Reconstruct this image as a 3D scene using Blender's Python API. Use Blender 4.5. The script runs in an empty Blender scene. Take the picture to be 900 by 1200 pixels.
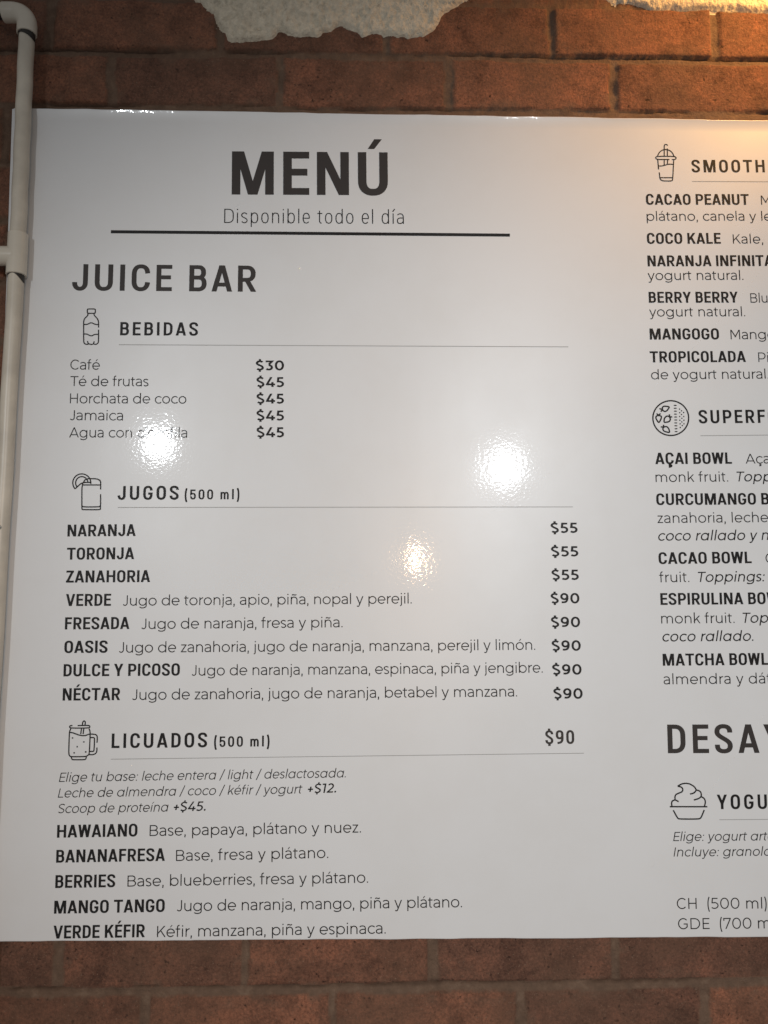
import bpy, math, random
import numpy as np
from mathutils import Matrix, Vector

# ------------------------------------------------------------------ camera, world, lamps
SC = bpy.context.scene
COL = SC.collection
MM = 0.001
Z0 = 1.55                                    # height of the board's coordinate origin above the floor


def wd(x, y, z=0.0):
    """board millimetres (x right, y up, z out of the wall) -> world metres"""
    return Vector((x * MM, -z * MM, y * MM + Z0))


def wv(v):
    return Vector((v[0], -v[2], v[1]))


cam_d = bpy.data.cameras.new('camera')
cam = bpy.data.objects.new('camera', cam_d)
COL.objects.link(cam)
SC.camera = cam
cam_d.sensor_fit = 'VERTICAL'
cam_d.sensor_height = 36.0
cam_d.lens = 27.0
cam_d.clip_start = 0.02
cam_d.clip_end = 100.0
right = wv((0.9995707535405912, -0.005463323556332379, 0.028782994319796983))
up = wv((0.002817457139515946, 0.9958308713468426, 0.09117531249113074))
back = wv((-0.029161114545943414, -0.09105508095821546, 0.9954188071511063))
m = Matrix((right, up, back)).transposed().to_4x4()
m.translation = wd(0, 0, 1125)
cam.matrix_world = m

world = bpy.data.worlds.new('World')
SC.world = world
world.use_nodes = True
bg = world.node_tree.nodes['Background']
bg.inputs['Color'].default_value = (0.97, 0.97, 0.98, 1)
bg.inputs['Strength'].default_value = 0.165

SC.view_settings.view_transform = 'Standard'
SC.view_settings.look = 'None'
SC.view_settings.exposure = 0.0
SC.view_settings.gamma = 1.0


def spot(name, at, aim, power, color, radius, cone, blend):
    l = bpy.data.lights.new(name, 'SPOT')
    l.energy = power
    l.color = color
    l.shadow_soft_size = radius
    l.spot_size = math.radians(cone)
    l.spot_blend = blend
    o = bpy.data.objects.new(name, l)
    COL.objects.link(o)
    o.location = wd(*at)
    d = wd(*aim) - wd(*at)
    o.rotation_euler = d.to_track_quat('-Z', 'Y').to_euler()
    return o


def bulb(name, at, power, color, radius):
    l = bpy.data.lights.new(name, 'POINT')
    l.energy = power
    l.color = color
    l.shadow_soft_size = radius
    o = bpy.data.objects.new(name, l)
    COL.objects.link(o)
    o.location = wd(*at)
    return o


# ceiling lamps of the room, behind the photographer: they mirror in the laminate
spot('ceiling_lamp', (830, 663, 3300), (310, -60, 0), 168, (0.91, 0.965, 1.0), 0.046, 37, 1.0)
spot('ceiling_lamp', (-1177, 805, 3300), (0, -90, 0), 98, (0.91, 0.965, 1.0), 0.032, 40, 1.0)
spot('warm_lamp', (310, 133, 3300), (60, -460, 0), 55, (1.0, 0.60, 0.30), 0.027, 50, 1.0)
# the warm lamp above the board, just outside the frame to the right
spot('warm_wall_lamp', (880, 1130, 300), (660, 930, -10), 34.0, (1.0, 0.50, 0.14), 0.12, 80, 1.0)

# ------------------------------------------------------------------ materials
def mat(name):
    mt = bpy.data.materials.new(name)
    mt.use_nodes = True
    nt = mt.node_tree
    return mt, nt, nt.nodes['Principled BSDF']


def node(nt, kind, **kw):
    n = nt.nodes.new(kind)
    for k, v in kw.items():
        if k in n.inputs:
            n.inputs[k].default_value = v
        else:
            setattr(n, k, v)
    return n


COATW, COATR, FSC, FINE = 0.36, 0.055, 200.0, 0.00008      # the film: gloss, orange-peel grain and depth


def laminate_normal(nt, fine=FINE, wave=0.0006):
    """orange-peel of the glossy film over everything printed on the board + long vertical ripples"""
    geo = node(nt, 'ShaderNodeNewGeometry')
    mp = node(nt, 'ShaderNodeMapping')
    mp.inputs['Scale'].default_value = (5.0, 1.0, 0.7)
    nt.links.new(geo.outputs['Position'], mp.inputs['Vector'])
    nw = node(nt, 'ShaderNodeTexNoise', Scale=1.6, Detail=2.0)
    nt.links.new(mp.outputs[0], nw.inputs['Vector'])
    b0 = node(nt, 'ShaderNodeBump', Strength=1.0, Distance=wave)
    nt.links.new(nw.outputs['Fac'], b0.inputs['Height'])
    mp2 = node(nt, 'ShaderNodeMapping')
    mp2.inputs['Scale'].default_value = (1.0, 1.0, 1.35)
    nt.links.new(geo.outputs['Position'], mp2.inputs['Vector'])
    nf = node(nt, 'ShaderNodeTexNoise', Scale=FSC, Detail=1.0, Roughness=0.55)
    nt.links.new(mp2.outputs[0], nf.inputs['Vector'])
    b1 = node(nt, 'ShaderNodeBump', Strength=1.0, Distance=fine)
    nt.links.new(nf.outputs['Fac'], b1.inputs['Height'])
    nt.links.new(b0.outputs[0], b1.inputs['Normal'])
    # a few trapped dust grains under the film
    vo = node(nt, 'ShaderNodeTexVoronoi', Scale=17.0)
    nt.links.new(geo.outputs['Position'], vo.inputs['Vector'])
    mr = node(nt, 'ShaderNodeMapRange')
    mr.inputs['From Min'].default_value = 0.0
    mr.inputs['From Max'].default_value = 0.035
    mr.inputs['To Min'].default_value = 1.0
    mr.inputs['To Max'].default_value = 0.0
    nt.links.new(vo.outputs['Distance'], mr.inputs['Value'])
    b2 = node(nt, 'ShaderNodeBump', Strength=1.0, Distance=0.0006)
    nt.links.new(mr.outputs[0], b2.inputs['Height'])
    nt.links.new(b1.outputs[0], b2.inputs['Normal'])
    return b0, b2, geo


def printed(name, base, rough, spec=0.5, fine=FINE):
    mt, nt, p = mat(name)
    b0, b1, geo = laminate_normal(nt, fine)
    p.inputs['Base Color'].default_value = (*base, 1)
    p.inputs['Roughness'].default_value = rough
    p.inputs['Specular IOR Level'].default_value = spec
    p.inputs['Anisotropic'].default_value = 0.5
    tan = node(nt, 'ShaderNodeCombineXYZ')
    tan.inputs[2].default_value = 1.0
    nt.links.new(tan.outputs[0], p.inputs['Tangent'])
    p.inputs['Coat Weight'].default_value = COATW
    p.inputs['Coat Roughness'].default_value = COATR
    nt.links.new(b0.outputs[0], p.inputs['Normal'])
    nt.links.new(b1.outputs[0], p.inputs['Coat Normal'])
    return mt, nt, p, geo


M_BOARD, nt, p, geo = printed('laminated white board', (0.73, 0.73, 0.725), 0.3, 0.42)
# faint handling marks: the film is a little cloudy in patches
n1 = node(nt, 'ShaderNodeTexNoise', Scale=3.5, Detail=5.0, Roughness=0.6)
nt.links.new(geo.outputs['Position'], n1.inputs['Vector'])
rr = node(nt, 'ShaderNodeMapRange')
rr.inputs['From Min'].default_value = 0.3
rr.inputs['From Max'].default_value = 0.7
rr.inputs['To Min'].default_value = 0.31
rr.inputs['To Max'].default_value = 0.39
nt.links.new(n1.outputs['Fac'], rr.inputs['Value'])
nt.links.new(rr.outputs[0], p.inputs['Roughness'])

# handling dirt, barely there
n2 = node(nt, 'ShaderNodeTexNoise', Scale=6.0, Detail=7.0, Roughness=0.7)
nt.links.new(geo.outputs['Position'], n2.inputs['Vector'])
cr_ = node(nt, 'ShaderNodeValToRGB')
cr_.color_ramp.elements[0].position = 0.36
cr_.color_ramp.elements[0].color = (0.728, 0.724, 0.718, 1)
cr_.color_ramp.elements[1].position = 0.56
cr_.color_ramp.elements[1].color = (0.745, 0.745, 0.745, 1)
nt.links.new(n2.outputs['Fac'], cr_.inputs[0])
nt.links.new(cr_.outputs[0], p.inputs['Base Color'])

M_INK = printed('black print', (0.014, 0.0125, 0.012), 0.45, 0.15)[0]
M_GREY = printed('grey print', (0.046, 0.039, 0.036), 0.45, 0.15)[0]
M_RULE = printed('fine rule print', (0.36, 0.355, 0.345), 0.45, 0.15)[0]


def brick_material():
    mt, nt, p = mat('old brick and mortar')
    L = nt.links.new
    at = node(nt, 'ShaderNodeAttribute', attribute_name='kind')
    sep = node(nt, 'ShaderNodeSeparateColor')
    L(at.outputs['Color'], sep.inputs[0])
    geo = node(nt, 'ShaderNodeNewGeometry')

    def noise(scale, detail=4.0, rough=0.55):
        n = node(nt, 'ShaderNodeTexNoise', Scale=scale, Detail=detail, Roughness=rough)
        L(geo.outputs['Position'], n.inputs['Vector'])
        return n.outputs['Fac']

    def ramp(fac, stops):
        r = node(nt, 'ShaderNodeValToRGB')
        els = r.color_ramp.elements
        while len(els) < len(stops):
            els.new(0.5)
        for e, (pos, c) in zip(els, stops):
            e.position = pos
            e.color = (*c, 1)
        L(fac, r.inputs[0])
        return r.outputs[0]

    def mix(fac, a, b, mode='MIX'):
        mx = node(nt, 'ShaderNodeMix', data_type='RGBA', blend_type=mode)
        if isinstance(fac, float):
            mx.inputs[0].default_value = fac
        else:
            L(fac, mx.inputs[0])
        for s, v in ((mx.inputs[6], a), (mx.inputs[7], b)):
            if isinstance(v, tuple):
                s.default_value = (*v, 1)
            else:
                L(v, s)
        return mx.outputs[2]

    tone = ramp(sep.outputs[1], [(0.0, (0.175, 0.085, 0.056)), (0.5, (0.245, 0.108, 0.065)), (1.0, (0.290, 0.128, 0.075))])
    mott = ramp(noise(28, 6, 0.65), [(0.30, (0.52, 0.50, 0.50)), (0.52, (1, 1, 1)), (0.74, (1.45, 1.32, 1.25))])
    brick = mix(1.0, tone, mott, 'MULTIPLY')
    grit = ramp(noise(260, 5, 0.8), [(0.34, (0.55, 0.52, 0.50)), (0.50, (1, 1, 1)), (0.66, (1.5, 1.42, 1.35))])
    brick = mix(1.0, brick, grit, 'MULTIPLY')
    pores = ramp(noise(130, 2, 0.5), [(0.26, (0.30, 0.27, 0.26)), (0.33, (1, 1, 1))])
    brick = mix(1.0, brick, pores, 'MULTIPLY')
    blotch = ramp(noise(9, 3), [(0.40, (0.0, 0.0, 0.0)), (0.68, (1, 1, 1))])
    brick = mix(blotch, brick, mix(0.55, brick, (0.17, 0.095, 0.06)))
    specks = ramp(noise(420, 2), [(0.66, (0, 0, 0)), (0.71, (1, 1, 1))])
    brick = mix(specks, brick, (0.26, 0.165, 0.11))
    mortar = ramp(noise(60, 6, 0.65), [(0.25, (0.135, 0.085, 0.057)), (0.55, (0.20, 0.125, 0.083)), (0.8, (0.28, 0.19, 0.13))])
    col = mix(sep.outputs[0], mortar, brick)
    crack_shade = ramp(sep.outputs[2], [(0.0, (1, 1, 1)), (1.0, (0.55, 0.50, 0.47))])  # shadow lines of the open cracks, painted into the brick colour
    col = mix(1.0, col, crack_shade, 'MULTIPLY')
    L(col, p.inputs['Base Color'])
    p.inputs['Roughness'].default_value = 0.78
    p.inputs['Specular IOR Level'].default_value = 0.35
    b1 = node(nt, 'ShaderNodeBump', Strength=1.0, Distance=0.0040)
    L(noise(230, 6, 0.75), b1.inputs['Height'])
    L(b1.outputs[0], p.inputs['Normal'])
    return mt


M_BRICK = brick_material()


def simple(name, base, rough, var=0.12, vscale=12.0, bump=0.0, bscale=300.0, spec=0.5):
    mt, nt, p = mat(name)
    geo = node(nt, 'ShaderNodeNewGeometry')
    n = node(nt, 'ShaderNodeTexNoise', Scale=vscale, Detail=6.0, Roughness=0.6)
    nt.links.new(geo.outputs['Position'], n.inputs['Vector'])
    r = node(nt, 'ShaderNodeValToRGB')
    r.color_ramp.elements[0].position = 0.3
    r.color_ramp.elements[0].color = (*[c * (1 - var) for c in base], 1)
    r.color_ramp.elements[1].position = 0.7
    r.color_ramp.elements[1].color = (*[min(1, c * (1 + var)) for c in base], 1)
    nt.links.new(n.outputs['Fac'], r.inputs[0])
    nt.links.new(r.outputs[0], p.inputs['Base Color'])
    p.inputs['Roughness'].default_value = rough
    p.inputs['Specular IOR Level'].default_value = spec
    if bump:
        nb = node(nt, 'ShaderNodeTexNoise', Scale=bscale, Detail=5.0, Roughness=0.6)
        nt.links.new(geo.outputs['Position'], nb.inputs['Vector'])
        b = node(nt, 'ShaderNodeBump', Strength=1.0, Distance=bump)
        nt.links.new(nb.outputs['Fac'], b.inputs['Height'])
        nt.links.new(b.outputs[0], p.inputs['Normal'])
    return mt


M_PLASTER = simple('rough beige plaster', (0.80, 0.71, 0.56), 0.9, 0.16, 120, 0.0050, 190, 0.2)
M_PIPE = simple('cream plastic pipe', (0.61, 0.55, 0.455), 0.34, 0.13, 24, 0.00005, 200)
M_FIT = simple('cream plastic fitting', (0.66, 0.60, 0.50), 0.25, 0.05, 40, 0.00005, 120)
M_GLUE = simple('dark pipe glue', (0.022, 0.018, 0.015), 0.5, 0.3, 80)
M_HOSE = simple('dark hose rubber', (0.02, 0.02, 0.018), 0.5, 0.2)
M_STEEL = simple('screw steel', (0.45, 0.44, 0.42), 0.35, 0.1, 200)
M_STEEL.node_tree.nodes['Principled BSDF'].inputs['Metallic'].default_value = 0.9


# ------------------------------------------------------------------ scene-graph helpers
def thing(name, label, cat, at, group=None):
    o = bpy.data.objects.new(name, None)
    COL.objects.link(o)
    o.location = at
    o.empty_display_size = 0.05
    o['label'] = label
    o['category'] = cat
    if group:
        o['group'] = group
    return o


def part(name, verts, faces, material, parent, label=None, smooth=False):
    """verts in world metres; becomes ONE mesh object under its thing (or part)"""
    base = Vector((0, 0, 0))
    q = parent
    while q is not None:
        base += q.location
        q = q.parent
    me = bpy.data.meshes.new(name)
    me.from_pydata([tuple(Vector(v) - base) for v in verts], [], faces)
    me.materials.append(material)
    if smooth:
        me.polygons.foreach_set('use_smooth', [True] * len(me.polygons))
    me.update()
    o = bpy.data.objects.new(name, me)
    COL.objects.link(o)
    o.parent = parent
    if label:
        o['label'] = label
    return o


# ------------------------------------------------------------------ value noise for the displaced wall
_rng = np.random.default_rng(7)
_TAB = _rng.random((256, 256))


def vnoise(x, y, seed=0):
    x = np.asarray(x, float) + seed * 37.13
    y = np.asarray(y, float) + seed * 17.71
    xi = np.floor(x).astype(int)
    yi = np.floor(y).astype(int)
    fx = x - xi
    fy = y - yi
    fx = fx * fx * (3 - 2 * fx)
    fy = fy * fy * (3 - 2 * fy)
    t = lambda i, j: _TAB[(xi + i) % 256, (yi + j) % 256]
    return (t(0, 0) * (1 - fx) + t(1, 0) * fx) * (1 - fy) + (t(0, 1) * (1 - fx) + t(1, 1) * fx) * fy


def fbm(x, y, seed=0, octv=4):
    s = 0
    a = 0.5
    for k in range(octv):
        s = s + a * (vnoise(x * 2 ** k, y * 2 ** k, seed + k) - 0.5)
        a *= 0.5
    return s * 2


def sstep(a, b, x):
    t = np.clip((x - a) / (b - a), 0, 1)
    return t * t * (3 - 2 * t)


# ------------------------------------------------------------------ brick wall
WALL_Z = -17.0
PITCH = 93.43
ROWS = [743 - PITCH * k for k in range(17, 0, -1)] + [743.0, 834.0] + [834 + 92.0 * k for k in range(1, 6)]
ROWS = np.array(ROWS)
JOINT = 12.5
I743 = 17


def row_joint(i):
    known = {I743: 139.0, I743 + 1: 306.0, I743 - 14: 99.0, I743 - 15: -42.0}
    r = random.Random(i * 13 + 5)
    return known.get(i, (131.0 if i % 2 else 0.0) + r.uniform(-25, 25))


RJ = np.array([row_joint(i) for i in range(len(ROWS))])


def wall_field(X, Y):
    xw = X + 4.0 * fbm(X * 0.013, Y * 0.02, 3, 3)
    tilt = np.clip((500 - Y) / 1000, 0, 1) * 0.0085 * X
    yw = Y + tilt + 4.5 * fbm(X * 0.006, Y * 0.011, 9, 3)
    i = np.clip(np.searchsorted(ROWS, yw, side='right') - 1, 0, len(ROWS) - 2)
    ly = yw - ROWS[i]
    h = ROWS[i + 1] - ROWS[i] - JOINT
    px = 264.0
    s = xw - RJ[i] + JOINT * 0.5
    k = np.floor(s / px)
    lx = s - k * px                               # 0..JOINT is the upright joint
    rnd = _TAB[(i * 7 + 3) % 256, (k.astype(int) * 5 + i * 3) % 256]
    jw = JOINT * (0.75 + 0.5 * _TAB[(i * 3 + 11) % 256, (k.astype(int) * 3) % 256])
    edge = 2.4 * fbm(X * 0.07, Y * 0.07, 20, 4) + 1.0 * fbm(X * 0.4, Y * 0.4, 27, 2)
    top = 3.0 * fbm(X * 0.02, Y * 0.0 + i * 3.1, 31, 3)
    d = np.minimum(np.minimum(ly, h + top - ly), np.minimum(lx - jw, px - lx)) + edge
    brick = sstep(-3.2, 3.0, d)
    mort_h = -3.0 + 5.0 * fbm(X * 0.012, Y * 0.03, 40, 3) + 1.6 * fbm(X * 0.12, Y * 0.12, 44, 4)
    brick_h = (rnd - 0.5) * 3.0 + 1.8 * fbm(X * 0.02, Y * 0.03, 50, 4) + 0.9 * fbm(X * 0.15, Y * 0.2, 55, 3)
    z = mort_h * (1 - brick) + brick_h * brick
    # open crack right under the bricks, on and off along the course
    yb = np.where(ly < h + 6, ly, ly - (ROWS[i + 1] - ROWS[i]))
    on = sstep(-0.12, 0.22, fbm(X * 0.011, ROWS[i] * 0.3, 60, 3) + 0.10)
    crack = np.exp(-((yb + 1.4 + edge * 0.8) / 1.7) ** 2) * on
    onv = sstep(0.0, 0.35, fbm(X * 0.05, Y * 0.02, 66, 2))
    crackv = np.exp(-((lx - jw + edge) / 1.7) ** 2) * onv * 0.4
    cr = np.maximum(crack, crackv)
    z = z - 5.0 * cr
    smear = sstep(0.12, 0.5, fbm(X * 0.03, Y * 0.045, 70, 4)) * 0.55 * sstep(22, 2, d)
    tint = sstep(-1.4, 1.4, d + 1.2 * fbm(X * 0.5, Y * 0.5, 90, 2))
    return z, np.clip(tint - smear, 0, 1), rnd, np.clip(cr, 0, 1)


def axis(segs):
    out = []
    for a, b, st in segs:
        n = max(1, int(round((b - a) / st)))
        out += [a + (b - a) * k / n for k in range(n)]
    return np.array(out + [segs[-1][1]])


brick_wall = thing('brick_wall', 'old reddish brown brick wall with worn mortar and torn beige plaster behind the menu board',
                   'wall', wd(150, -1000, WALL_Z))
gx = axis([(-1150, -620, 14), (-620, 720, 3.0), (720, 1450, 14)])
gy = axis([(-830, -660, 12), (-660, -485, 2.6), (-485, 690, 7.0), (690, 915, 2.6), (915, 1250, 12)])
X, Y = np.meshgrid(gx, gy)
zz, bk, rnd, cr = wall_field(X, Y)
nx, ny = len(gx), len(gy)
V = np.stack([X * MM, -(WALL_Z + zz) * MM, Y * MM + Z0], -1).reshape(-1, 3)
idx = np.arange(nx * ny).reshape(ny, nx)
F = np.stack([idx[:-1, :-1], idx[:-1, 1:], idx[1:, 1:], idx[1:, :-1]], -1).reshape(-1, 4)
# solid back so the wall has thickness
zb = -(WALL_Z - 120) * MM
corner = [(gx[0], gy[0]), (gx[-1], gy[0]), (gx[-1], gy[-1]), (gx[0], gy[-1])]
rim = [idx[0, :], idx[:, -1], idx[-1, ::-1], idx[::-1, 0]]
extra = np.array([[x * MM, zb, y * MM + Z0] for x, y in corner])
base = len(V)
V = np.vstack([V, extra])
faces = F.tolist()
for k, r in enumerate(rim):
    faces.append([base + k, base + (k + 1) % 4] + r[::-1].tolist())
faces.append([base + 3, base + 2, base + 1, base])
bw = part('brickwork', V.tolist(), faces, M_BRICK, brick_wall, smooth=True)
ca = bw.data.color_attributes.new('kind', 'FLOAT_COLOR', 'POINT')
buf = np.zeros((len(V), 4), np.float32)
buf[:base, 0] = bk.ravel()
buf[:base, 1] = rnd.ravel()
buf[:base, 2] = cr.ravel()
buf[:, 3] = 1
ca.data.foreach_set('color', buf.ravel())


def plaster(poly, seed):
    """what is left of the plaster coat: a lumpy skin a centimetre thick with a broken edge"""
    P = np.array(poly, float)
    x0, y0 = P.min(0)
    x1, y1 = P.max(0)
    st = 2.6
    ax = axis([(x0 - 6, x1 + 6, st)])
    ay = axis([(y0 - 6, min(y1, 925), st), (min(y1, 925), y1 + 6, 9)]) if y1 > 930 else axis([(y0 - 6, y1 + 6, st)])
    X, Y = np.meshgrid(ax, ay)
    xs = X + 5 * fbm(X * 0.06, Y * 0.06, seed + 3, 4)
    ys = Y + 5 * fbm(X * 0.06, Y * 0.06, seed + 8, 4)
    inside = np.zeros(X.shape, bool)
    dist = np.full(X.shape, 1e9)
    n = len(P)
    for k in range(n):
        ax_, ay_ = P[k]
        bx, by = P[(k + 1) % n]
        c = ((ay_ > ys) != (by > ys)) & (xs < (bx - ax_) * (ys - ay_) / (by - ay_ + 1e-9) + ax_)
        inside ^= c
        dx, dy = bx - ax_, by - ay_
        t = np.clip(((xs - ax_) * dx + (ys - ay_) * dy) / (dx * dx + dy * dy + 1e-9), 0, 1)
        dist = np.minimum(dist, np.hypot(xs - ax_ - t * dx, ys - ay_ - t * dy))
    sd = np.where(inside, dist, -dist)
    lump = fbm(X * 0.035, Y * 0.035, seed, 5)
    pit = fbm(X * 0.13, Y * 0.13, seed + 14, 3)
    thick = 7.0 + 4.5 * lump + 3.6 * pit - 4.0 * sstep(0.14, 0.26, pit)
    z = -4.0 + (thick + 4.0) * sstep(-3.0, 8.0, sd + 2.0 * pit)
    keep = sd > -4.0
    idx = -np.ones(X.shape, int)
    fm = keep[:-1, :-1] | keep[:-1, 1:] | keep[1:, 1:] | keep[1:, :-1]
    vm = np.zeros(X.shape, bool)
    vm[:-1, :-1] |= fm
    vm[:-1, 1:] |= fm
    vm[1:, 1:] |= fm
    vm[1:, :-1] |= fm
    idx[vm] = np.arange(vm.sum())
    V = np.stack([X[vm] * MM, -(WALL_Z + z[vm]) * MM, Y[vm] * MM + Z0], -1)
    F = np.stack([idx[:-1, :-1][fm], idx[:-1, 1:][fm], idx[1:, 1:][fm], idx[1:, :-1][fm]], -1)
    part('plaster_coat', V.tolist(), F.tolist(), M_PLASTER, brick_wall, smooth=True)


plaster([(-262, 925), (-247, 904), (-225, 881), (-215, 865), (-207, 848), (-188, 844), (-157, 850), (-135, 853), (-130, 865), (-90, 858),
         (-67, 857), (-48, 867), (-29, 876), (-8, 865), (2, 856), (13, 860), (45, 862), (77, 857), (100, 860), (122, 873),
         (130, 893), (150, 911), (200, 935), (290, 945), (360, 942), (400, 930), (440, 919), (462, 913), (511, 911), (549, 913), (593, 916),
         (620, 913), (648, 914), (720, 898), (800, 915), (900, 908), (1010, 930), (1030, 1150), (-240, 1150), (-290, 1040)], 5)

# ------------------------------------------------------------------ menu board
board = thing('menu_board', 'glossy white menu board with black lettering headed MENÚ, mounted on the brick wall',
              'menu board', wd(300, -500, 0))


def build_panel():
    th, rb = 4.0, 1.6
    L0, L1 = (-531.0, 721.5), (-522.0, -491.5)        # left edge top, bottom
    R0, R1 = (1240.0, 713.5), (1240.0, -513.0)
    nxs, nys = 300, 60

    def outline(inset):
        a0 = (L1[0] + inset, L1[1] + inset)
        a1 = (R1[0] - inset, R1[1] + inset)
        a2 = (R0[0] - inset, R0[1] - inset)
        a3 = (L0[0] + inset, L0[1] - inset)
        pts = []
        for (p, q, cnt, amp, sd) in ((a0, a1, nxs, 0.9, 1.0), (a1, a2, nys, 0.0, 0.0), (a2, a3, nxs, 1.3, 5.0), (a3, a0, nys, 0.4, 9.0)):
            for k in range(cnt):
                u = k / cnt
                w = amp * float(fbm(u * 43, sd, 3, 3)) * min(1, u * 20, (1 - u) * 20)
                nx_ = (abs(q[1] - p[1]) > abs(q[0] - p[0]))
                pts.append((p[0] + (q[0] - p[0]) * u + (w if nx_ else 0), p[1] + (q[1] - p[1]) * u + (0 if nx_ else w)))
        return pts

    prof = [(0.3, -th), (0.0, -th + 0.3), (0.0, -rb)]
    for k in range(1, 6):
        a = k / 5 * math.pi / 2
        prof.append((rb * (1 - math.cos(a)), -rb + rb * math.sin(a)))
    for k in range(1, 15):
        prof.append((rb + k * 1.2, 0.0))
    verts, faces = [], []
    n = None
    for ins, z in prof:
        o = outline(ins)
        n = len(o)
        # the sheet rolls back a little along its top edge
        t = max(0.0, 1 - ins / (rb + 14 * 1.2))
        roll = [3.0 * t * t if nxs + nys < k < 2 * nxs + nys else 0.0 for k in range(n)]
        verts += [wd(x, y, z + dz) for (x, y), dz in zip(o, roll)]
    for r in range(len(prof) - 1):
        for k in range(n):
            a, b = r * n + k, r * n + (k + 1) % n
            faces.append([a, b, b + n, a + n])
    last = (len(prof) - 1) * n
    faces.append([last + k for k in range(n)])
    faces.append([k for k in range(n - 1, -1, -1)])
    part('panel', verts, faces, M_BOARD, board)


build_panel()


# ------------------------------------------------------------------ lettering: a stroke font built here
def arc(cx, cy, rx, ry, a0, a1, n=2.0, seg=None):
    seg = seg or max(3, int(abs(a1 - a0) / 11))
    out = []
    for k in range(seg + 1):
        t = math.radians(a0 + (a1 - a0) * k / seg)
        c, s = math.cos(t), math.sin(t)
        e = 2.0 / n
        out.append((cx + rx * math.copysign(abs(c) ** e, c), cy + ry * math.copysign(abs(s) ** e, s)))
    return out


def bez(p0, p1, p2, p3, seg=10):
    out = []
    for k in range(seg + 1):
        t = k / seg
        u = 1 - t
        out.append(tuple(u ** 3 * a + 3 * u * u * t * b + 3 * u * t * t * c + t ** 3 * d for a, b, c, d in zip(p0, p1, p2, p3)))
    return out


def diag(p, q, lo=0.0, hi=1.0):
    """slanted stroke, cut level at lo and hi"""
    dx, dy = q[0] - p[0], q[1] - p[1]
    e = 0.25
    return ('d', [(p[0] - dx * e, p[1] - dy * e), (q[0] + dx * e, q[1] + dy * e)], lo, hi)


def s_curve(W, a, b, H, t=0.0, n=2.1):
    cy1, cy0 = H * 0.735, H * 0.265
    r = W / 2 - a
    up_ = H + 0.012 - b - cy1
    d = 0 if t >= 0 else -t * 100 / H
    return (([(W - a, cy1 - 0.02 * H - t)] if t >= 0 else []) + arc(W / 2, cy1, r, up_, d, 180, n) +
            bez((a, cy1), (a, cy1 - 0.20 * H), (W - a, cy0 + 0.22 * H), (W - a, cy0), 12)[1:] +
            arc(W / 2, cy0, r, up_, 0, -180 + d, n)[1:] + ([(a, cy0 + 0.03 * H + t)] if t >= 0 else []))


def ring(cx, cy, rx, ry, n=2.0):
    return ('c', arc(cx, cy, rx, ry, 0, 360, n, 30)[:-1])


ACC = {'Á': 'A', 'É': 'E', 'Í': 'I', 'Ó': 'O', 'Ú': 'U', 'á': 'a', 'é': 'e', 'í': 'i', 'ó': 'o', 'ú': 'u'}


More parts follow.
